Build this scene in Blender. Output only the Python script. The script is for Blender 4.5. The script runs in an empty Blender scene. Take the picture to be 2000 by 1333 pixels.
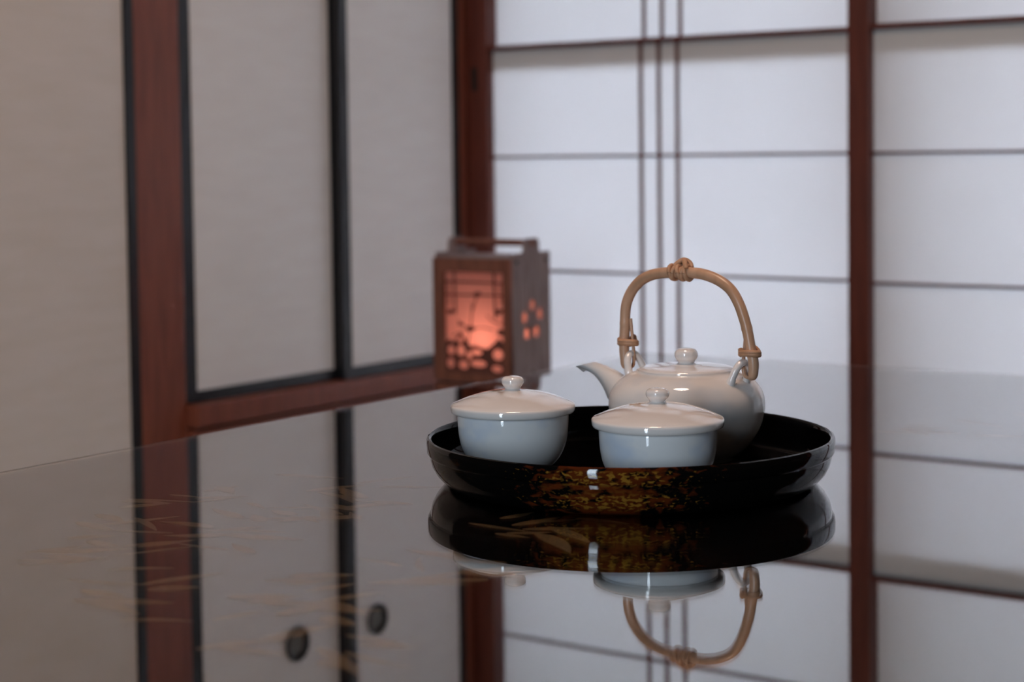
import bpy, bmesh, math, random
from mathutils import Vector, Matrix
PI = math.pi
random.seed(7)
C = bpy.context.scene.collection
S = bpy.context.scene

# ------------------------------------------------------------------ camera, world, lights, exposure
TZ = 0.35                      # height of the glass surface of the low table
CAM_H = 0.242                  # camera height above it
YAW, PITCH, ROLL = 0.6138, 0.0538, -0.0126
cam = bpy.data.cameras.new('camera'); camo = bpy.data.objects.new('camera', cam); C.objects.link(camo)
cam.sensor_width = 36; cam.sensor_fit = 'HORIZONTAL'; cam.lens = 3548.0955 / 2000 * 36
cam.shift_y = -175.456 / 2000; cam.clip_start = 0.02
R0 = Vector((math.cos(YAW), math.sin(YAW), 0))
F0 = Vector((-math.sin(YAW) * math.cos(PITCH), math.cos(YAW) * math.cos(PITCH), -math.sin(PITCH)))
U0 = R0.cross(F0)
Rv = R0 * math.cos(ROLL) + U0 * math.sin(ROLL); Uv = -R0 * math.sin(ROLL) + U0 * math.cos(ROLL)
m = Matrix((Rv, Uv, -F0)).transposed().to_4x4(); m.translation = (0, 0, TZ + CAM_H)
camo.matrix_world = m
cam.dof.use_dof = True; cam.dof.focus_distance = 1.30; cam.dof.aperture_fstop = 6.6
S.camera = camo

SKY = 33.0
w = bpy.data.worlds.new('overcast_sky'); S.world = w; w.use_nodes = True
nt = w.node_tree; nt.nodes.clear()
bg = nt.nodes.new('ShaderNodeBackground'); ow = nt.nodes.new('ShaderNodeOutputWorld')
bg.inputs['Color'].default_value = (0.72, 0.86, 1.0, 1); bg.inputs['Strength'].default_value = SKY
nt.links.new(bg.outputs[0], ow.inputs[0])

LAMP_STRENGTH = 33.0           # the round pendant lamp over the table, built in its own builder
BULB_POWER = 0.55              # the bulb in the lantern (W)

def portal(name, loc, rot, sx, sy):
    l = bpy.data.lights.new(name, 'AREA'); l.shape = 'RECTANGLE'; l.size = sx; l.size_y = sy
    l.cycles.is_portal = True
    o = bpy.data.objects.new(name, l); o.location = loc; o.rotation_euler = rot; C.objects.link(o)
portal('daylight_portal', (-0.02, -2.08, 1.0), (PI / 2, 0, 0), 0.42, 1.9)       # faces into the room (+Y)

vs = S.view_settings
S.display_settings.display_device = 'sRGB'
vs.view_transform = 'Standard'; vs.look = 'None'; vs.gamma = 1; vs.use_curve_mapping = False
vs.exposure = 0.0

# ------------------------------------------------------------------ helpers
def link(o, parent=None):
    C.objects.link(o)
    if parent: o.parent = parent
    return o
def thing(name, label, cat, loc=(0, 0, 0), rotz=0, group=None):
    o = bpy.data.objects.new(name, None); o.empty_display_size = 0.02
    link(o); o.location = loc; o.rotation_euler = (0, 0, rotz)
    o['label'] = label; o['category'] = cat
    if group: o['group'] = group
    return o
def structure(name, loc=(0, 0, 0), label=None, cat=None):
    o = bpy.data.objects.new(name, None); o.empty_display_size = 0.02
    link(o); o.location = loc; o['kind'] = 'structure'
    if label: o['label'] = label
    if cat: o['category'] = cat
    return o
def obj(name, bm, mat, parent=None, smooth=False, local=False, label=None):
    if parent and not local:
        p = Vector((0, 0, 0)); q = parent
        while q: p += q.location; q = q.parent
        for v in bm.verts: v.co -= p
    me = bpy.data.meshes.new(name); bmesh.ops.recalc_face_normals(bm, faces=bm.faces); bm.to_mesh(me); bm.free()
    me.materials.append(mat)
    if smooth:
        for f in me.polygons: f.use_smooth = True
        me.set_sharp_from_angle(angle=math.radians(smooth if smooth is not True else 40))
    o = bpy.data.objects.new(name, me); link(o, parent)
    if label: o['label'] = label
    return o
def box(bm, x0, x1, y0, y1, z0, z1, bev=0.0):
    b2 = bmesh.new(); bmesh.ops.create_cube(b2, size=1)
    for v in b2.verts:
        v.co = Vector(((x0 + x1) / 2 + v.co.x * (x1 - x0), (y0 + y1) / 2 + v.co.y * (y1 - y0), (z0 + z1) / 2 + v.co.z * (z1 - z0)))
    if bev > 0: bmesh.ops.bevel(b2, geom=list(b2.edges), offset=bev, segments=2, affect='EDGES', profile=0.6)
    me = bpy.data.meshes.new('t'); b2.to_mesh(me); b2.free(); bm.from_mesh(me); bpy.data.meshes.remove(me)
    return bm
def bx(*a, bev=0.0): return box(bmesh.new(), *a, bev=bev)
def lathe(prof, n=96, cx=0, cy=0, bm=None, closed=False):
    bm = bm or bmesh.new(); rings = []
    for r, z in prof:
        if r < 1e-6: rings.append([bm.verts.new((cx, cy, z))])
        else: rings.append([bm.verts.new((cx + r * math.cos(2 * PI * i / n), cy + r * math.sin(2 * PI * i / n), z)) for i in range(n)])
    pairs = list(zip(rings[:-1], rings[1:]))
    if closed: pairs.append((rings[-1], rings[0]))
    for a, b in pairs:
        for i in range(n):
            j = (i + 1) % n
            if len(a) == 1 and len(b) == 1: break
            if len(a) == 1: bm.faces.new((a[0], b[i], b[j]))
            elif len(b) == 1: bm.faces.new((a[i], a[j], b[0]))
            else: bm.faces.new((a[i], a[j], b[j], b[i]))
    return bm
def smooth_pts(pts, per=8):                      # Catmull-Rom through points (any dimension incl. radius)
    out = []
    P = [Vector(p) for p in pts]; n = len(P)
    for i in range(n - 1):
        a, b, c, d = P[max(i - 1, 0)], P[i], P[i + 1], P[min(i + 2, n - 1)]
        for k in range(per):
            t = k / per
            out.append(0.5 * ((2 * b) + (c - a) * t + (2 * a - 5 * b + 4 * c - d) * t * t + (3 * b - a - 3 * c + d) * t ** 3))
    out.append(P[-1]); return out
def tube(path, rad, n=16, bm=None, caps=True, flat=1.0, up=None):
    bm = bm or bmesh.new(); path = [Vector(p) for p in path]; N = len(path)
    rs = rad if isinstance(rad, (list, tuple)) else [rad] * N
    prev = up.copy() if up else None; rings = []
    for i, p in enumerate(path):
        t = (path[min(i + 1, N - 1)] - path[max(i - 1, 0)]).normalized()
        if prev is None:
            prev = Vector((0, 0, 1)) if abs(t.z) < 0.9 else Vector((1, 0, 0))
        a = (prev - t * prev.dot(t)).normalized(); b = t.cross(a); prev = a
        rings.append([bm.verts.new(p + (a * math.cos(2 * PI * k / n) + b * math.sin(2 * PI * k / n) * flat) * rs[i]) for k in range(n)])
    for A, B in zip(rings[:-1], rings[1:]):
        for k in range(n): bm.faces.new((A[k], A[(k + 1) % n], B[(k + 1) % n], B[k]))
    if caps:
        bm.faces.new(rings[0][::-1]); bm.faces.new(rings[-1])
    return bm
def plate(loops, thick, to3d):
    """flat board with holes: loops are lists of 2-D points (first is the outline), extruded by thick"""
    cu = bpy.data.curves.new('t', 'CURVE'); cu.dimensions = '2D'; cu.fill_mode = 'BOTH'; cu.extrude = thick / 2
    for lp in loops:
        s = cu.splines.new('POLY'); s.points.add(len(lp) - 1); s.use_cyclic_u = True
        for q, pt in zip(s.points, lp): q.co = (pt[0], pt[1], 0, 1)
    to = bpy.data.objects.new('t', cu); me = bpy.data.meshes.new_from_object(to)
    bm = bmesh.new(); bm.from_mesh(me); bpy.data.objects.remove(to); bpy.data.curves.remove(cu); bpy.data.meshes.remove(me)
    for v in bm.verts: v.co = Vector(to3d(*v.co))
    bmesh.ops.remove_doubles(bm, verts=bm.verts, dist=1e-6)
    return bm

# ------------------------------------------------------------------ materials
def mat(name, color, rough=0.5, **kw):
    mt = bpy.data.materials.new(name); mt.use_nodes = True
    b = mt.node_tree.nodes['Principled BSDF']
    b.inputs['Base Color'].default_value = (*color, 1); b.inputs['Roughness'].default_value = rough
    for k, v in kw.items(): b.inputs[k.replace('_', ' ')].default_value = v
    return mt
def N(mt, t, **kw):
    n = mt.node_tree.nodes.new(t)
    for k, v in kw.items(): setattr(n, k, v)
    return n
def noise_color(mt, c1, c2, scale, stretch=(1, 1, 1), lo=0.35, hi=0.65, bump=0.0, detail=5, rough_var=None):
    nt = mt.node_tree; b = nt.nodes['Principled BSDF']
    tc = N(mt, 'ShaderNodeTexCoord'); mp = N(mt, 'ShaderNodeMapping'); mp.inputs['Scale'].default_value = stretch
    ns = N(mt, 'ShaderNodeTexNoise'); ns.inputs['Scale'].default_value = scale; ns.inputs['Detail'].default_value = detail
    cr = N(mt, 'ShaderNodeValToRGB'); cr.color_ramp.elements[0].position = lo; cr.color_ramp.elements[1].position = hi
    cr.color_ramp.elements[0].color = (*c1, 1); cr.color_ramp.elements[1].color = (*c2, 1)
    nt.links.new(tc.outputs['Object'], mp.inputs[0]); nt.links.new(mp.outputs[0], ns.inputs['Vector'])
    nt.links.new(ns.outputs['Fac'], cr.inputs[0]); nt.links.new(cr.outputs[0], b.inputs['Base Color'])
    if bump:
        bp = N(mt, 'ShaderNodeBump'); bp.inputs['Strength'].default_value = bump; bp.inputs['Distance'].default_value = 0.001
        nt.links.new(ns.outputs['Fac'], bp.inputs['Height']); nt.links.new(bp.outputs[0], b.inputs['Normal'])
    return mt
M = {}
M['red_wood'] = noise_color(mat('reddish_lacquered_wood', (.13, .035, .02), 0.45), (.18, .046, .024), (.25, .068, .035), 14, (9, 9, .7), bump=.1)
M['shoji_wood'] = noise_color(mat('shoji_wood', (.1, .03, .018), 0.5), (.095, .017, .008), (.14, .027, .012), 14, (9, 9, .7), bump=.1)
M['black_lacquer'] = mat('black_lacquered_frame', (.006, .006, .008), 0.32)
M['fusuma'] = noise_color(mat('fusuma_paper', (.66, .61, .57), 0.42), (.89, .86, .85), (.92, .90, .89), 14, (1, .6, 3.0), bump=.15)
M['fusuma_shaded'] = noise_color(mat('shaded_fusuma_paper', (.66, .61, .57), 0.5), (.76, .69, .63), (.80, .73, .68), 14, (1, .6, 3.0), bump=.15)  # shaded copy: light falling off away from the shoji, painted into the paper
M['plaster'] = noise_color(mat('earthen_plaster', (.1, .07, .05), 0.95), (.06, .042, .03), (.085, .06, .045), 40, bump=.3)
M['ceiling'] = noise_color(mat('pale_ceiling', (.5, .45, .4), 0.8), (.45, .40, .36), (.55, .50, .45), 8, (.5, 12, 1))
M['tatami'] = noise_color(mat('tatami', (.25, .22, .12), 0.9), (.20, .18, .10), (.28, .25, .14), 60, (.2, 8, 1), bump=.3)
M['ground'] = noise_color(mat('garden_ground', (.12, .12, .10), 0.95), (.09, .09, .08), (.14, .14, .11), 6)
M['pull'] = mat('dark_metal_pull', (.02, .02, .022), 0.35, Metallic=0.6)
M['pull_in'] = mat('worn_metal_dish', (.16, .15, .13), 0.45, Metallic=0.7)

def paper_mat(name, col, fac, rcol=(.75, .75, .75)):
    mt = bpy.data.materials.new(name); mt.use_nodes = True; nt = mt.node_tree; nt.nodes.clear()
    d = nt.nodes.new('ShaderNodeBsdfDiffuse'); t = nt.nodes.new('ShaderNodeBsdfTranslucent')
    mx = nt.nodes.new('ShaderNodeMixShader'); o = nt.nodes.new('ShaderNodeOutputMaterial')
    tc = nt.nodes.new('ShaderNodeTexCoord'); ns = nt.nodes.new('ShaderNodeTexNoise'); cr = nt.nodes.new('ShaderNodeValToRGB')
    ns.inputs['Scale'].default_value = 7; ns.inputs['Detail'].default_value = 6
    cr.color_ramp.elements[0].position = .3; cr.color_ramp.elements[1].position = .7
    cr.color_ramp.elements[0].color = (*[c * .96 for c in col], 1); cr.color_ramp.elements[1].color = (*col, 1)
    nt.links.new(tc.outputs['Object'], ns.inputs['Vector']); nt.links.new(ns.outputs['Fac'], cr.inputs[0])
    nt.links.new(cr.outputs[0], t.inputs[0]); d.inputs[0].default_value = (*rcol, 1)
    mx.inputs[0].default_value = fac
    nt.links.new(d.outputs[0], mx.inputs[1]); nt.links.new(t.outputs[0], mx.inputs[2]); nt.links.new(mx.outputs[0], o.inputs[0])
    return mt
M['shoji_paper'] = paper_mat('washi_paper', (.90, .875, .90), 0.166)
M['lantern_paper'] = paper_mat('lantern_paper', (.98, .66, .60), 0.6, (.60, .40, .34))

def glass_mat(name, col=(1, 1, 1), rough=0.0):
    mt = bpy.data.materials.new(name); mt.use_nodes = True; nt = mt.node_tree; nt.nodes.clear()
    g = nt.nodes.new('ShaderNodeBsdfGlass'); g.inputs['Color'].default_value = (*col, 1); g.inputs['IOR'].default_value = 1.5
    g.inputs['Roughness'].default_value = rough
    o = nt.nodes.new('ShaderNodeOutputMaterial'); nt.links.new(g.outputs[0], o.inputs[0]); return mt
M['glass'] = glass_mat('clear_glass', (1, 1, 1))
M['table_lacquer'] = mat('table_black_lacquer', (.008, .005, .004), 0.02, IOR=1.6, Coat_Weight=0.35, Coat_Roughness=0.0)
M['table_edge'] = mat('table_side_lacquer', (.02, .009, .006), 0.2)
M['gold'] = mat('gold_painting', (.24, .15, .06), 0.55, Metallic=0.4)
M['tray_in'] = mat('tray_black_lacquer', (.0012, .0012, .0014), 0.04, IOR=1.16)

# tray outside: black lacquer with gold flakes and a warm brown-red reflection painted into the camera side
def tray_out():
    mt = mat('tray_painted_reflection', (.003, .003, .003), 0.04, IOR=1.33); nt = mt.node_tree; b = nt.nodes['Principled BSDF']; L = nt.links.new
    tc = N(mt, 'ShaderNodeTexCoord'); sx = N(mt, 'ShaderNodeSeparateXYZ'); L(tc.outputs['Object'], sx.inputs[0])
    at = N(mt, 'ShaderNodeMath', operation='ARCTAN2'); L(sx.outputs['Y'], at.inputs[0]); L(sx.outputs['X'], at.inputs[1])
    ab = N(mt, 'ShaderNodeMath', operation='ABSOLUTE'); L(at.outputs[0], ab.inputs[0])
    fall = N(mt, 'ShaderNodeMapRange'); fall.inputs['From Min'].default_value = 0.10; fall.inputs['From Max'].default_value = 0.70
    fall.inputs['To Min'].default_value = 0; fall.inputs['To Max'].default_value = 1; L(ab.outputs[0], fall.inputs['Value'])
    # height mask (flakes stop at the rim and near the base)
    cz = N(mt, 'ShaderNodeCombineXYZ'); mz = N(mt, 'ShaderNodeMath', operation='MULTIPLY'); mz.inputs[1].default_value = 0.15
    L(at.outputs[0], mz.inputs[0])
    sc = N(mt, 'ShaderNodeMath', operation='MULTIPLY'); sc.inputs[1].default_value = 2.2; L(sx.outputs['Z'], sc.inputs[0])
    L(mz.outputs[0], cz.inputs[0]); L(sc.outputs[0], cz.inputs[1])
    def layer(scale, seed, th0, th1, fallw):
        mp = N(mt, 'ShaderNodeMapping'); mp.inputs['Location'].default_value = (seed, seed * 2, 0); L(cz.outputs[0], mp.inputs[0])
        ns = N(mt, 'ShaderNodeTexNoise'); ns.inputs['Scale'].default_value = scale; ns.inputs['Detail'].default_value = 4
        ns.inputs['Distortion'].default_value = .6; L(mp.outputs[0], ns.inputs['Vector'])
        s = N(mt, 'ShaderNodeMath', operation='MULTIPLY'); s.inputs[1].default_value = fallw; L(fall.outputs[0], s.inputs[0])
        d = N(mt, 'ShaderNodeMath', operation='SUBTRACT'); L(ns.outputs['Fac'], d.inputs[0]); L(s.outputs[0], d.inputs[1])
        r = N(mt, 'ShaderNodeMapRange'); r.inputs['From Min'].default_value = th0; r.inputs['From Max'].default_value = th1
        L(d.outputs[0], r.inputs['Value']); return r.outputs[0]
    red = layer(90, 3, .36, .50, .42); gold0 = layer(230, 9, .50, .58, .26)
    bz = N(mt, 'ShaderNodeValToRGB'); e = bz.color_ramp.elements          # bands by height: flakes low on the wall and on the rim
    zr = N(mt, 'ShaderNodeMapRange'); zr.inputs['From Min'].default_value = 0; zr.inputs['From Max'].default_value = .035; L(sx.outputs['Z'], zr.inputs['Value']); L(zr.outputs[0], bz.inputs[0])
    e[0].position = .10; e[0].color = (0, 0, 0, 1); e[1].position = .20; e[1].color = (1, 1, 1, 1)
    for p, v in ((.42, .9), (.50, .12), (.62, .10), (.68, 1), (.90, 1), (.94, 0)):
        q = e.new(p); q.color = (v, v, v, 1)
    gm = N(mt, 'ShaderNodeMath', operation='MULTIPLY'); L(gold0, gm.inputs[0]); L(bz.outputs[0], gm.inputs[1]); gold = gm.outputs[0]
    def mix(f, a, bb):
        mxx = N(mt, 'ShaderNodeMix', data_type='RGBA')
        L(f, mxx.inputs[0])
        for sock, v in ((mxx.inputs[6], a), (mxx.inputs[7], bb)):
            if isinstance(v, tuple): sock.default_value = (*v, 1)
            else: L(v, sock)
        return mxx.outputs[2]
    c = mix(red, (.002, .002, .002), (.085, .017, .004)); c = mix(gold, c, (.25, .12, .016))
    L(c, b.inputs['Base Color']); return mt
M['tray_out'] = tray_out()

def porcelain(name, c1, c2, scale, lo, hi):
    mt = mat(name, c1, 0.03, IOR=1.6); noise_color(mt, c2, c1, scale, (1, 1, 1.4), lo, hi, detail=3)
    return mt
M['porcelain'] = porcelain('white_porcelain', (.80, .80, .80), (.62, .68, .78), 22, .30, .46)
M['porcelain_lid'] = mat('white_porcelain_lid', (.85, .79, .755), 0.03, IOR=1.6, Coat_Weight=1.0, Coat_Roughness=0.02)
M['porcelain_pot'] = porcelain('white_porcelain_pot', (.78, .73, .695), (.58, .60, .63), 16, .26, .42)
M['bamboo'] = noise_color(mat('bamboo_cane', (.34, .17, .07), 0.32), (.50, .28, .165), (.66, .385, .245), 30, (2, 2, .5))
M['bamboo_strip'] = mat('bamboo_strip', (.26, .14, .07), 0.5)
M['rattan'] = noise_color(mat('rattan_binding', (.42, .19, .09), 0.5), (.46, .24, .13), (.62, .34, .20), 120)
M['lantern_wood'] = noise_color(mat('grey_brown_cedar', (.12, .07, .055), 0.6), (.19, .13, .125), (.33, .245, .235), 20, (1, 14, .8), bump=.3)
M['lantern_dark'] = noise_color(mat('dark_brown_cedar', (.12, .045, .03), 0.55), (.15, .05, .03), (.24, .085, .05), 20, (8, 1, 1), bump=.2)
M['silhouette'] = mat('fretwork_dark', (.13, .045, .032), 0.7)
M['peg'] = mat('dark_peg', (.012, .008, .006), 0.6)
def emit(name, col, st):
    mt = bpy.data.materials.new(name); mt.use_nodes = True; nt = mt.node_tree; nt.nodes.clear()
    e = nt.nodes.new('ShaderNodeEmission'); e.inputs[0].default_value = (*col, 1); e.inputs[1].default_value = st
    o = nt.nodes.new('ShaderNodeOutputMaterial'); nt.links.new(e.outputs[0], o.inputs[0]); return mt

# ------------------------------------------------------------------ room shell
XL, YL, YR = -1.970, 2.6603, 2.6283
XR, YF, ZC = 1.30, -2.10, 2.40
def top(name, bm, mt, kind='structure', **kw):
    o = obj(name, bm, mt, **kw); o['kind'] = kind; return o
fl = top('floor', bx(-2.12, XR + .1, YF - .1, 2.80, -.08, 0), M['tatami'])
top('ceiling', bx(-2.12, XR + .1, YF - .1, 2.80, ZC, ZC + .06), M['ceiling'])
wl = structure('wall_left', (-2.05, 0, 0))
obj('plaster', bx(-2.12, -2.03, YF, 2.80, 0, ZC), M['plaster'], wl)
obj('upper_plaster', bx(-2.03, -1.985, YF, 2.615, 2.0, ZC), M['plaster'], wl)
obj('lower_board', bx(-2.03, -1.975, 1.944, 2.615, 0, TZ - .1656), M['red_wood'], wl)
wr = structure('wall_right', (XR, 0, 0)); obj('plaster', bx(XR, XR + .1, YF, 2.80, 0, ZC), M['plaster'], wr)
wb = structure('wall_back', (0, 2.7, 0))
obj('upper_plaster', bx(-2.03, XR, 2.62, 2.70, 2.00, ZC), M['plaster'], wb)
obj('side_plaster', bx(.50, XR, 2.62, 2.70, 0, 2.00), M['plaster'], wb)
wf = structure('wall_front', (0, YF, 0))
WX0, WX1, WZ0, WZ1 = -.17, .13, .10, 1.90
obj('plaster', box(box(box(bx(-2.03, WX0, YF - .1, YF, 0, ZC), WX1, XR, YF - .1, YF, 0, ZC), WX0, WX1, YF - .1, YF, WZ1, ZC), WX0, WX1, YF - .1, YF, 0, WZ0), M['plaster'], wf)
win = structure('window_1', (0, YF, WZ0))
for a in ((WX0 - .04, WX0, WZ0 - .04, WZ1 + .04), (WX1, WX1 + .04, WZ0 - .04, WZ1 + .04)):
    obj('stile', bx(a[0], a[1], YF, YF + .03, a[2], a[3]), M['red_wood'], win)
for z0 in (WZ0 - .04, WZ1): obj('rail', bx(WX0, WX1, YF, YF + .03, z0, z0 + .04), M['red_wood'], win)

# posts, sill, lintel
top('trim_1', bx(-2.03, -1.9735, 1.8525, 1.9445, 0, 2.02, bev=.003), M['red_wood'])
top('trim_2', bx(-2.05, -1.961, 2.615, 2.645, 0, 2.02, bev=.002), M['red_wood'])
sl = structure('trim_3', (-1.99, 2.28, TZ - .17))
obj('sill_board', bx(-2.03, -1.952, 1.944, 2.615, TZ - .1656, TZ - .132, bev=.002), M['red_wood'], sl)
obj('apron_board', bx(-1.975, -1.958, 1.944, 2.615, TZ - .235, TZ - .170, bev=.002), M['red_wood'], sl)
top('trim_4', bx(-2.03, -1.95, YF, 2.615, 1.95, 2.0, bev=.002), M['red_wood'])
top('trim_5', bx(-1.985, .50, 2.585, 2.70, 1.95, 2.00), M['red_wood'])
top('trim_6', bx(-1.985, .50, 2.585, 2.72, 0, .03), M['red_wood'])
top('trim_7', bx(.41, .50, 2.58, 2.70, .03, 1.95, bev=.003), M['red_wood'])

# ------------------------------------------------------------------ fusuma (sliding doors of the left wall)
def fusuma(name, x_face, y0, y1, z0, z1, st_l, st_r, rail_b, pull=None, label=None, paper='fusuma'):
    t = structure(name, (x_face, (y0 + y1) / 2, z0), label)
    x0 = x_face - .016
    obj('paper_panel', bx(x0 + .003, x_face - .004, y0 + st_l * .5, y1 - st_r * .5, z0 + rail_b * .5, z1 - .009), M[paper], t)
    for a, b in ((y0, y0 + st_l), (y1 - st_r, y1)): obj('stile', bx(x0, x_face, a, b, z0, z1, bev=.0015), M['black_lacquer'], t)
    for a, b in ((z0, z0 + rail_b), (z1 - .018, z1)): obj('rail', bx(x0, x_face - .0005, y0 + st_l, y1 - st_r, a, b, bev=.0012), M['black_lacquer'], t)
    if pull:
        y, z, r = pull
        b = lathe([(0, -.004), (r * .72, -.004), (r * .80, -.001), (r * .84, .003), (r, .0028), (r, .0), (r * .9, -.001)], 40)
        for v in b.verts: v.co = Vector((x_face + .0002 + v.co.z, y + v.co.x, z + v.co.y))
        p = obj('finger_pull', b, M['pull'], t, smooth=50)
        b = lathe([(0, -.0035), (r * .5, -.0035), (r * .7, -.0028)], 32)
        for v in b.verts: v.co = Vector((x_face + .0002 + v.co.z, y + v.co.x, z + v.co.y))
        d = obj('dish', b, M['pull_in'], None, smooth=50)
        # dish is a sub-part of the pull
        d.parent = p; 
        for v in d.data.vertices: v.co -= t.location
    return t
fusuma('door_1', -1.974, .93, 1.854, .02, 1.95, .02, .0185, .02, paper='fusuma_shaded')
fusuma('door_2', -1.978, 1.944, 2.312, TZ - .132, 1.95, .0275, .0195, .0185, (2.185, TZ + .553, .028))
fusuma('door_3', -1.960, 2.296, 2.622, TZ - .132, 1.95, .020, .016, .0205, (2.368, TZ + .549, .026))

# ------------------------------------------------------------------ shoji leaves
SHT = 1.95                     # top of the shoji
hC, hB, hA, hZ = .0332, .2356, .4309, .6377
def shoji(name, yf, x0, x1, st, bars, thick=.0044):
    """yf: plane of the bars' room face; leaf spans x0..x1; lower lifting panel in front of the fixed upper part"""
    t = structure(name, ((x0 + x1) / 2, yf, .03))
    W = M['shoji_wood']; z0, z1 = .03, SHT
    dl = yf + .001; dp = yf + .007                    # room side / paper side of the lower panel bars
    up0, up1 = yf + .013, yf + .019                   # upper bars
    for a, b in ((x0, x0 + st), (x1 - st, x1)): obj('stile', bx(a, b, yf - .012, yf + .026, z0, z1, bev=.0015), W, t)
    obj('bottom_rail', bx(x0 + st, x1 - st, yf - .010, yf + .024, z0, z0 + .06), W, t)
    obj('top_rail', bx(x0 + st, x1 - st, yf - .010, yf + .024, z1 - .05, z1), W, t)
    ax0, ax1 = x0 + st, x1 - st
    # lower panel: paper, its thin top edge, its muntins
    zt = TZ + hA
    obj('paper', bx(ax0, ax1, dp, dp + .0006, z0 + .06, zt), M['shoji_paper'], t)
    obj('panel_top_rail', bx(ax0, ax1, dl - .004, dp, zt - .004, zt + .004), W, t)
    obj('middle_rail', bx(ax0, ax1, dp + .005, dp + .012, zt - .037, zt - .002), W, t)
    for h in (hB, hC, -.169):
        obj('muntin', bx(ax0, ax1, dl, dp, TZ + h - thick / 2, TZ + h + thick / 2), W, t)
    for x in bars: obj('muntin', bx(x - .0023, x + .0023, dl - .0005, dp, z0 + .06, zt - .004), W, t)
    # upper fixed part
    obj('paper', bx(ax0, ax1, up1, up1 + .0006, zt - .002, z1 - .05), M['shoji_paper'], t)
    for h in (hZ, hZ + .2, hZ + .4, hZ + .6, hZ + .8):
        obj('muntin', bx(ax0, ax1, up0, up1, TZ + h - thick / 2, TZ + h + thick / 2), W, t)
    for x in bars: obj('muntin', bx(x - .0023, x + .0023, up0 - .0005, up1, zt - .002, z1 - .05), W, t)
    return t
s1 = shoji('door_4', YL, -1.9605, -1.167, .0445, (-1.6048, -1.5693, -1.5335))
b = bx(-1.950, -1.938, YL - .0135, YL - .011, TZ + .355, TZ + .398, bev=.0008)
obj('latch_slot', b, M['peg'], s1, label='small black slot in the shoji stile')
s2 = shoji('door_5', YR, -1.2024, -.392, .0358, (-.846, -.810, -.775))
shoji('added_shoji', YL, -.400, .41, .0358, (-.04, 0, .04))  # unseen leaf added to the right to throw cool light on the fusuma

# outside: unseen veranda and eaves added to shade the paper, and posts behind it
vf = top('added_veranda', bx(-2.4, 1.4, 2.80, 3.7, -.10, -.02), M['ceiling']); 
top('added_eaves', bx(-2.4, 1.4, 2.72, 3.9, 2.25, 2.32), M['ceiling'])
top('trim_10', bx(-1.17, -1.07, YR + .11, YR + .17, -.02, 2.25), M['shoji_wood'])
top('trim_11', bx(-2.10, -1.945, YL + .045, YL + .125, -.02, 2.25), M['shoji_wood'])
top('ground', bx(-14, 14, -14, 16, -.30, -.12), M['ground'])

# ------------------------------------------------------------------ low table
TX0, TX1, TY0, TY1 = -1.1325, -.2325, .3798, 1.8798
tb = thing('low_table', 'low black lacquered table with a clear glass top and faint gold leaf painting', 'table', ((TX0 + TX1) / 2, (TY0 + TY1) / 2, 0))
GT, LT = TZ, TZ - .0056          # glass top face, lacquer face
obj('glass_top', bx(TX0, TX1, TY0, TY1, TZ - .005, TZ, bev=.0007), M['glass'], tb, label='clear glass sheet over the lacquer')
obj('tabletop', bx(TX0 + .002, TX1 - .002, TY0 + .002, TY1 - .002, TZ - .034, LT, bev=.002), M['table_lacquer'], tb)
ap = .10
obj('apron', box(box(box(bx(TX0 + .06, TX1 - .06, TY0 + .06, TY0 + .08, TZ - ap, TZ - .034), TX0 + .06, TX1 - .06, TY1 - .08, TY1 - .06, TZ - ap, TZ - .034),
    TX0 + .06, TX0 + .08, TY0 + .08, TY1 - .08, TZ - ap, TZ - .034), TX1 - .08, TX1 - .06, TY0 + .08, TY1 - .08, TZ - ap, TZ - .034), M['table_edge'], tb)
for sx in (TX0 + .04, TX1 - .11):
    for sy in (TY0 + .04, TY1 - .11):
        obj('leg', bx(sx, sx + .07, sy, sy + .07, 0, TZ - .034, bev=.006), M['table_edge'], tb)
# gold painting: outlines of long leaves, flat on the lacquer under the glass
def leaf_loop(bm, x, y, ang, L, W, wline, z, bend):
    n = 12; A = []; B = []
    for i in range(n + 1):
        t = i / n; px = t * L; c = bend * L * t * t; h = W * math.sin(PI * min(1, t * .97 + .03)) ** .7 * (1 - .5 * t)
        for lst, s in ((A, 1), (B, -1)):
            a, b = px, c + s * h
            lst.append(bm.verts.new((x + math.cos(ang) * a - math.sin(ang) * b, y + math.sin(ang) * a + math.cos(ang) * b, z)))
    for i in range(n): bm.faces.new((A[i], A[i + 1], B[i + 1], B[i]))
def sprays(bm, cx, cy, k, spread, Lr, base):
    for i in range(k):
        a = base + random.uniform(-.9, .9)
        leaf_loop(bm, cx + random.uniform(-spread, spread), cy + random.uniform(-spread, spread), a,
                  random.uniform(*Lr), random.uniform(.003, .009), 0, LT + .0002 + i * .00001, random.uniform(-.25, .25))
g = bmesh.new()
for (cx, cy, k, sp) in ((-.80, .86, 8, .06), (-.90, .98, 6, .06), (-.72, .72, 9, .07), (-.86, .74, 6, .05), (-.78, .95, 5, .05), (-.63, .86, 5, .04),
                        (-.68, .97, 5, .035), (-.62, .68, 5, .05), (-.95, .86, 4, .05), (-.52, 1.63, 7, .06), (-.44, 1.45, 6, .05), (-.60, 1.50, 4, .05)):
    sprays(g, cx, cy, k * 2, sp, (.025, .06), random.choice((.3, .7, 3.4, .5)))
gp = obj('gold_painting', g, M['gold'], tb, label='gold leaf painting on black lacquer'); gp['kind'] = 'stuff'

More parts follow.
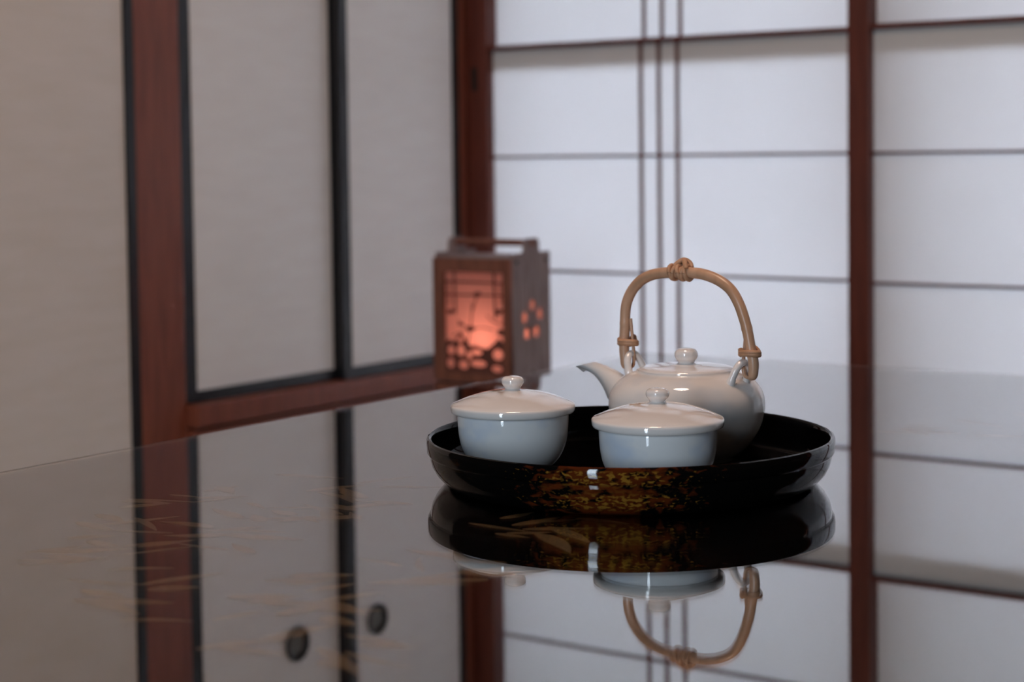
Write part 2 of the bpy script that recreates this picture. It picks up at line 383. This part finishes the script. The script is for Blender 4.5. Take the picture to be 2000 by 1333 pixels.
# ------------------------------------------------------------------ tray
TCX, TCY = -.6968, 1.1363
tr = thing('round_tray', 'round black lacquer tray with a raised rim, gold flecks and a painted warm reflection on its front', 'tray', (TCX, TCY, TZ), math.atan2(-.852, .523) - .10)
RO = .1490
prof_out = [(.128, 0), (.1335, .0004), (.1375, .003), (.1425, .0085), (.1458, .0145), (.1470, .0195), (.1472, .0225), (.1486, .0233), (.1493, .0245), (.1496, .030), (.1495, .0330), (.1489, .0344), (.1476, .0349)]
prof_in = [(.1476, .0349), (.1464, .0345), (.1456, .0334), (.1453, .030), (.1448, .018), (.1425, .011), (.138, .0072), (.130, .0060), (0, .0058)]
under = [(0, .0012), (.122, .0012), (.123, 0), (.128, 0)]
obj('tray_outside', lathe(under + prof_out[1:], 160), M['tray_out'], tr, smooth=35, local=True, label='lacquered side with gold flecks and a brown reflection painted on')
obj('tray_inside', lathe(prof_in, 160), M['tray_in'], tr, smooth=60, local=True)

# ------------------------------------------------------------------ lidded cups
FL = TZ + .0060
def lidded_cup(label, x, y, rz):
    t = thing('lidded_cup', label, 'cup', (x, y, FL), rz, 'lidded cups on the tray')
    # local heights are above the tray floor
    pr = [(0, .003), (.0205, .003), (.0215, 0), (.0235, 0), (.0243, .0035), (.0300, .0075), (.0350, .0135), (.0385, .0210), (.0402, .0290), (.0409, .0370), (.0411, .0435), (.0409, .0449),
          (.0400, .0450), (.0394, .0440), (.0392, .036), (.0378, .024), (.033, .014), (.026, .0085), (0, .0065)]
    pr = [tuple(v) for v in smooth_pts(pr[3:12], 4)]
    full = [(0, .003), (.0205, .003), (.0215, 0)] + pr + [(.0400, .0450), (.0394, .0440), (.0392, .036), (.0378, .024), (.033, .014), (.026, .0085), (0, .0065)]
    obj('bowl', lathe(full, 96), M['porcelain'], t, smooth=50, local=True)
    lid = [(0, .0470), (.036, .0445), (.038, .0400), (.0392, .0400), (.0396, .0455), (.0448, .0456), (.0456, .0461), (.0460, .0475), (.0461, .0500), (.0458, .0512), (.0450, .0519),
           (.040, .0540), (.0365, .0555), (.033, .0568), (.029, .0581), (.025, .0592), (.021, .0601), (.017, .0608), (.012, .0614), (.0078, .0617), (.0062, .0621), (.0054, .0630)]
    lo = obj('lid', lathe(lid + [(0, .0632)], 96), M['porcelain_lid'], t, smooth=50, local=True)
    kn = smooth_pts([(.0054, .0628), (.0062, .0642), (.0077, .0662), (.0082, .0682), (.0078, .0700), (.0064, .0714), (.0036, .0722), (0, .0724)], 4)
    obj('knob', lathe([(0, .0627)] + [(max(a, 0), b) for a, b in kn], 48), M['porcelain_lid'], lo, smooth=60, local=True)
    return t
lidded_cup('small white porcelain lidded cup at the left side of the tray', -.7679, 1.0885, .3)
lidded_cup('small white porcelain lidded cup in front of the teapot', -.6401, 1.0815, 2.0)

# ------------------------------------------------------------------ teapot
AZ = math.radians(42)
Rr = Vector((math.cos(YAW), math.sin(YAW), 0)); Ff = Vector((-math.sin(YAW), math.cos(YAW), 0))
SD = -Rr * math.cos(AZ) + Ff * math.sin(AZ)                    # direction of the spout
PX, PY = -.6917, 1.2123
pot = thing('teapot', 'round white porcelain teapot with a bent bamboo bail handle', 'teapot', (PX, PY, FL), math.atan2(SD.y, SD.x))
D0 = .0060                                                       # heights below are above the glass; subtract the tray floor
Z = lambda h: h - D0
body = [(.030, .0075), (.033, .0060), (.0355, .0060), (.0375, .0085), (.0470, .0165), (.0555, .0290), (.0590, .0400), (.0600, .0480), (.0585, .0570), (.0530, .0655), (.0455, .0705), (.0405, .0725), (.0388, .0735), (.0382, .0745)]
bp = smooth_pts(body[2:], 4)
bp = [(a, Z(b)) for a, b in [(0, .0078), (.030, .0078), (.033, .0060)] + [tuple(v) for v in bp] + [(.0374, .0745), (.0370, .0735), (.0360, .0720), (0, .0715)]]
obj('body', lathe(bp, 128), M['porcelain_pot'], pot, smooth=50, local=True)
lid = [(0, Z(.0722)), (.0362, Z(.0722)), (.0366, Z(.0748)), (.0362, Z(.0756)), (.0345, Z(.0763)), (.030, Z(.0771)), (.024, Z(.0777)), (.014, Z(.0783)), (.0078, Z(.0786)), (.0064, Z(.0796)), (0, Z(.0815))]
plid = obj('lid', lathe(lid, 96), M['porcelain_lid'], pot, smooth=50, local=True)
kn = smooth_pts([(.0062, .0790), (.0066, .0808), (.0083, .0830), (.0090, .0856), (.0085, .0882), (.0068, .0901), (.0036, .0911), (0, .0913)], 4)
obj('knob', lathe([(0, Z(.0788))] + [(max(a, 0), Z(b)) for a, b in kn], 48), M['porcelain_lid'], plid, smooth=60, local=True)
# spout (local +X)
RG = [(.050, .026, .048, .060, .015), (.067, .034, .057, .0635, .0125), (.0735, .044, .066, .0672, .0102), (.080, .0545, .074, .0700, .0083), (.089, .0630, .082, .0722, .0068),
      (.099, .0670, .0875, .0734, .0060), (.1105, .0690, .0905, .0742, .0055)]
def rings5(rows, per=5):
    v = [(Vector(r[:2] + (r[4],)), Vector(r[2:4] + (0,))) for r in rows]
    A = smooth_pts([q[0] for q in v], per); B = smooth_pts([q[1] for q in v], per)
    return [(a.x, a.y, b.x, b.y, a.z) for a, b in zip(A, B)]
sb = bmesh.new(); prev = None; NS = 28
rows = rings5(RG); l_ = rows[-1]
rows += [(l_[0] - .0008, l_[1] + .0003, l_[2] + .0006, l_[3] - .0001, l_[4] * .9), (l_[0] - .002, l_[1] - .0004, l_[2] + .0015, l_[3] - .0012, l_[4] * .75), (l_[0] - .008, l_[1] - .004, l_[2] - .003, l_[3] - .004, l_[4] * .6)]
for bx_, bh, tx_, th, hw in rows:
    cx_, ch = (bx_ + tx_) / 2, (bh + th) / 2; ax_, ah = (tx_ - bx_) / 2, (th - bh) / 2
    ring = [sb.verts.new((cx_ + ax_ * math.cos(2 * PI * i / NS), hw * math.sin(2 * PI * i / NS), Z(ch + ah * math.cos(2 * PI * i / NS)))) for i in range(NS)]
    if prev:
        for i in range(NS): sb.faces.new((prev[i], prev[(i + 1) % NS], ring[(i + 1) % NS], ring[i]))
    else: sb.faces.new(ring[::-1])
    prev = ring
sb.faces.new(prev)
obj('spout', sb, M['porcelain_pot'], pot, smooth=60, local=True)
# lugs: tangential arches on the shoulder
for s in (1, -1):
    base = .0490
    pts = [(s * (base - .002), -.0100, .0640), (s * base, -.0096, .0710), (s * (base + .0025), -.0074, .0785), (s * (base + .0038), -.003, .0828), (s * (base + .0038), .003, .0828), (s * (base + .0025), .0074, .0785), (s * base, .0096, .0710), (s * (base - .002), .0100, .0640)]
    pp = smooth_pts([(a, b, Z(c)) for a, b, c in pts], 5)
    rr = [.0034 if i < 6 or i > len(pp) - 7 else .0029 for i in range(len(pp))]
    obj('lug', tube(pp, rr, 14), M['porcelain_lid'], pot, smooth=60, local=True)
# bamboo bail
hp = [(.0600, .0790), (.0606, .0850), (.0604, .0940), (.0596, .1050), (.0590, .1172), (.0563, .1265), (.0500, .1358), (.0405, .1430), (.0280, .1472), (.0092, .1490), (-.0060, .1492),
      (-.0182, .1481), (-.0305, .1445), (-.0413, .1382), (-.0482, .1293), (-.0530, .1190), (-.0569, .1070), (-.0597, .0937), (-.0620, .0850), (-.0622, .0790)]
hs = smooth_pts([(a, 0, Z(b)) for a, b in hp], 6)
n = len(hs); hr = [.0039 + .0004 * math.sin(PI * i / n) for i in range(n)]
hr = [r * (1.07 if abs((i % 38) - 19) < 1 else 1) for i, r in enumerate(hr)]
hd = obj('bail_handle', tube(hs, hr, 20), M['bamboo'], pot, smooth=60, local=True, label='bent bamboo cane')
for s in (1, -1):
    xe = .0602 if s > 0 else -.0622
    loop = smooth_pts([(xe, 0, Z(.0800)), (xe - s * .0008, 0, Z(.0745)), (xe - s * .0045, 0, Z(.0722)), (xe - s * .0085, 0, Z(.0745)), (xe - s * .0092, 0, Z(.0830)), (xe - s * .0080, 0, Z(.0950)), (xe - s * .0062, 0, Z(.1110))], 5)
    nn = len(loop)
    rr = [.0038 if i < 7 else max(.0013, .0038 - .0006 * (i - 6)) for i in range(nn)]
    obj('bent_strip', tube(loop, rr, 10), M['bamboo'], hd, smooth=60, local=True)
    # rattan binding round cane and strip
    wr_ = bmesh.new(); xc = xe - s * .0034; zb = Z(.0925) if s > 0 else Z(.0912)
    path = []; turns = 2.15
    for i in range(int(turns * 28) + 1):
        a = 2 * PI * i / 28
        path.append((xc + .0078 * math.cos(a), .0052 * math.sin(a), zb - .0022 + .0036 * i / (turns * 28) + .0009 * math.sin(a * 1.0)))
    tube(path, .0018, 8, wr_)
    tube(smooth_pts([(xc + s * .002, -.0055, zb - .004), (xc + s * .004, -.0068, zb), (xc - s * .001, -.0064, zb + .0042), (xc - s * .004, -.0048, zb + .001)], 5), .0014, 8, wr_)
    obj('rattan_binding', wr_, M['rattan'], hd, smooth=60, local=True)
# knot at the apex
kb = bmesh.new()
for xo, tilt in ((.0120, .0012), (.0090, -.0012), (.0040, .0022), (.0005, -.0014), (-.0025, .0010)):
    path = [(xo + tilt * math.sin(a), .0052 * math.cos(a), Z(.1490) + .0053 * math.sin(a)) for a in [2 * PI * i / 24 for i in range(25)]]
    tube(path, .0017, 8, kb, caps=False)
lp = smooth_pts([(.0105, -.0030, Z(.1530)), (.0085, -.0042, Z(.1560)), (.0045, -.003, Z(.1585)), (.0010, 0, Z(.1578)), (-.0020, .003, Z(.1550)), (-.0035, .004, Z(.1525))], 5)
tube(lp, .0020, 8, kb)
lp = smooth_pts([(-.0030, -.0040, Z(.1530)), (-.0012, -.0045, Z(.1562)), (.0030, -.0030, Z(.1588)), (.0065, 0, Z(.1570)), (.0085, .003, Z(.1540))], 5)
tube(lp, .0018, 8, kb)
obj('rattan_knot', kb, M['rattan'], hd, smooth=60, local=True)

# ------------------------------------------------------------------ lantern on a low stand behind the table
LX0, LX1, LY0, LY1, LB = -1.6805, -1.5375, 2.180, 2.2815, TZ - .104
st = thing('low_stand', 'low dark wooden stand hidden behind the table under the lantern', 'stand', (-1.61, 2.23, 0))
obj('stand_top', bx(-1.682, -1.535, 2.178, 2.284, LB - .02, LB, bev=.003), M['lantern_dark'], st)
for a in (-1.680, -1.557):
    for b_ in (2.180, 2.262): obj('leg', bx(a, a + .02, b_, b_ + .02, 0, LB - .02), M['lantern_dark'], st)
ln = thing('table_lantern', 'square wooden lantern glowing pink orange behind cut-out scenery, in the corner', 'lantern', (-1.609, 2.231, LB))
zc = lambda h: TZ + h
Ym = (LY0 + LY1) / 2 + .003
def circ(cx, cy, r, n=20, sx=1.0, rot=0):
    return [(cx + r * sx * math.cos(2 * PI * i / n) * math.cos(rot) - r * math.sin(2 * PI * i / n) * math.sin(rot), cy + r * sx * math.cos(2 * PI * i / n) * math.sin(rot) + r * math.sin(2 * PI * i / n) * math.cos(rot)) for i in range(n)]
ear = .0200
outline = [(LY0 + .003, LB), (LY1, LB), (LY1, zc(.094)), (Ym + ear, zc(.094)), (Ym + ear - .001, zc(.110)), (Ym + ear - .006, zc(.1150)), (Ym - ear + .006, zc(.1150)), (Ym - ear + .001, zc(.110)), (Ym - ear, zc(.094)), (LY0 + .003, zc(.094))]
petals = [(2.2350, .0150), (2.2145, -.0020), (2.2545, .0005), (2.2200, -.0270), (2.2450, -.0255)]
holes = [circ(y, zc(h), .0090, 20, .95) for y, h in petals]
for k, xx in enumerate((LX1 - .002, LX0 + .002)):
    lp = [outline] + ([[q for q in reversed(h)] for h in holes])
    bmm = plate(lp, .004, lambda a, b_, c, xx=xx: (xx + c, a, b_))
    sbd = obj('side_board', bmm, M['lantern_wood'], ln)
    if k == 0:
        for y, h in ((2.1935, .081), (2.2700, .081), (2.2330, -.086)):
            b_ = lathe([(0, .0012), (.0028, .0010), (.0034, 0), (.0034, -.002)], 16)
            for v in b_.verts: v.co = Vector((LX1 + v.co.z, y + v.co.x, zc(h) + v.co.y))
            obj('peg', b_, M['peg'], sbd)
for xx in (LX1 - .0045, LX0 + .0045):
    obj('side_paper', bx(xx - .0004, xx + .0004, LY0 + .012, LY1 - .012, zc(-.088), zc(.078)), M['lantern_paper'], ln)
obj('top_board', bx(LX0 + .0045, LX1 - .0045, LY0 + .0035, LY1 - .002, zc(.080), zc(.088)), M['lantern_wood'], ln)
obj('bottom_board', bx(LX0 + .0045, LX1 - .0045, LY0 + .0035, LY1 - .002, LB + .002, LB + .010), M['lantern_wood'], ln)
b_ = bmesh.new(); tube([(LX0 - .002, Ym, zc(.1080)), (LX1 + .002, Ym, zc(.1080))], .0052, 14, b_)
obj('carrying_bar', b_, M['lantern_dark'], ln, smooth=50)
for yy, nm in ((LY0 - .0008, 'front_frame'), (LY1 - .004, 'back_frame')):
    x0, x1, z0, z1 = LX0 + (.0 if yy < 2.23 else .0047), LX1 - (.0 if yy < 2.23 else .0047), LB + .004, zc(.086)
    wx0, wx1, wz0, wz1 = -1.6615, -1.5510, zc(-.087), zc(.0655)
    fr = obj(nm, plate([[(x0, z0), (x1, z0), (x1, z1), (x0, z1)], [(wx0, wz0), (wx0, wz1), (wx1, wz1), (wx1, wz0)]], .007, lambda a, b2, c, yy=yy: (a, yy + c, b2)), M['lantern_dark'], ln)
    s_ = 1 if yy < 2.23 else -1
    obj('front_paper' if s_ > 0 else 'back_paper', bx(LX0 + .0052, LX1 - .0052, yy + s_ * .0040 if s_ > 0 else yy - .0046, yy + s_ * .0046 if s_ > 0 else yy - .0040, LB + .011, zc(.079)), M['lantern_paper'], ln)
# fretwork scenery on the front
fy = LY0 + .0012; fw = bmesh.new()
W0, Wd, H0, Hd = -1.6615, .1105, zc(-.087), .1525
def fp(u, v): return (W0 + u * Wd, fy, H0 + v * Hd)
def stroke(pts, r): tube(smooth_pts([fp(*q) for q in pts], 4), r, 6, fw)
stroke([(-.02, .90), (1.02, .90)], .0016); stroke([(.02, .77), (.98, .78)], .0014)
stroke([(.16, 1.0), (.17, .58)], .0016); stroke([(.82, 1.0), (.84, .55)], .0018); stroke([(.06, .9), (.07, .66)], .0010); stroke([(.93, .9), (.94, .70)], .0010)
stroke([(.46, .70), (.44, .55), (.42, .45), (.38, .30)], .0010); stroke([(.55, .80), (.50, .70), (.46, .62)], .0010)
stroke([(.20, .52), (.32, .47), (.42, .43), (.60, .46), (.80, .44)], .0009); stroke([(.10, .36), (.24, .40), (.36, .44)], .0008); stroke([(.70, .58), (.82, .52), (.98, .50)], .0009)
obj('fretwork', fw, M['silhouette'], ln, label='dark cut-out trellis and twigs')
def blob(cx, cy, rx, rz_, nn=10, ph=0.0):
    return [(W0 + (cx + rx * (1 + .25 * math.sin(3 * a + ph)) * math.cos(a)) * Wd, H0 + (cy + rz_ * (1 + .25 * math.sin(2 * a + ph)) * math.sin(a)) * Hd) for a in [2 * PI * i / nn for i in range(nn)]]
def to_front(a, b2, c): return (a, fy + c, b2)
for (cx, cy, rx, rz_, ph) in ((.54, .78, .06, .03, .4), (.42, .44, .07, .035, 1.1), (.26, .48, .05, .02, 2.0), (.08, .60, .05, .03, .7), (.90, .62, .06, .03, .2), (.93, .42, .06, .04, 1.9)):
    obj('flower', plate([blob(cx, cy, rx, rz_, 12, ph)], .002, to_front), M['silhouette'], ln)
# openwork of rounded leaves along the bottom: one board pierced by rounded holes
ob = [(0, 0), (1, 0), (1, .30), (.90, .36), (.80, .30), (.70, .25), (.60, .26), (.50, .28), (.40, .27), (.33, .34), (.26, .40), (.20, .36), (.14, .30), (.06, .33), (0, .30)]
hl = [(.09, .22, .065, .050), (.08, .09, .065, .050), (.26, .22, .075, .055), (.30, .08, .085, .045), (.55, .10, .14, .035), (.52, .21, .10, .028), (.88, .20, .09, .055), (.86, .06, .09, .035), (.40, .18, .05, .04), (.25, .325, .05, .03)]
lps = [[(W0 + a * Wd, H0 + b2 * Hd) for a, b2 in ob]] + [[(W0 + q[0] * Wd + q[2] * Wd * math.cos(-a), H0 + q[1] * Hd + q[3] * Hd * math.sin(-a)) for a in [2 * PI * i / 14 for i in range(14)]] for q in hl]
obj('pierced_leaves', plate(lps, .002, to_front), M['silhouette'], ln)
bb = bmesh.new(); bmesh.ops.create_uvsphere(bb, u_segments=16, v_segments=10, radius=.009)
for v in bb.verts: v.co += Vector((-1.597, 2.228, zc(-.035)))
bulb = obj('bulb', bb, emit('warm_bulb', (1, .58, .43), 68.0), ln, smooth=True)
obj('bulb_socket', lathe([(0, LB + .010), (.012, LB + .010), (.010, zc(-.055)), (.006, zc(-.044)), (0, zc(-.044))], 20, -1.597, 2.228), M['peg'], ln, smooth=40)

# ------------------------------------------------------------------ pendant lamp over the table (out of frame, reflected in the glaze)
LPX, LPY, LPZ = -.72, 1.02, 1.85
pl = thing('pendant_lamp', 'round white pendant lamp hanging over the low table', 'lamp', (LPX, LPY, LPZ))
obj('diffuser', lathe([(0, LPZ - .002), (.16, LPZ - .002), (.17, LPZ + .006), (.17, LPZ + .075), (0, LPZ + .075)], 48, LPX, LPY), emit('warm_lamp', (1, .70, .53), LAMP_STRENGTH), pl, smooth=40)
obj('shade', lathe([(.0, LPZ + .077), (.185, LPZ + .077), (.19, LPZ + .082), (.06, LPZ + .15), (.02, LPZ + .155), (0, LPZ + .155)], 48, LPX, LPY), M['lantern_wood'], pl, smooth=40)
obj('cord', tube([(LPX, LPY, LPZ + .15), (LPX, LPY, ZC)], .004, 8), M['peg'], pl)
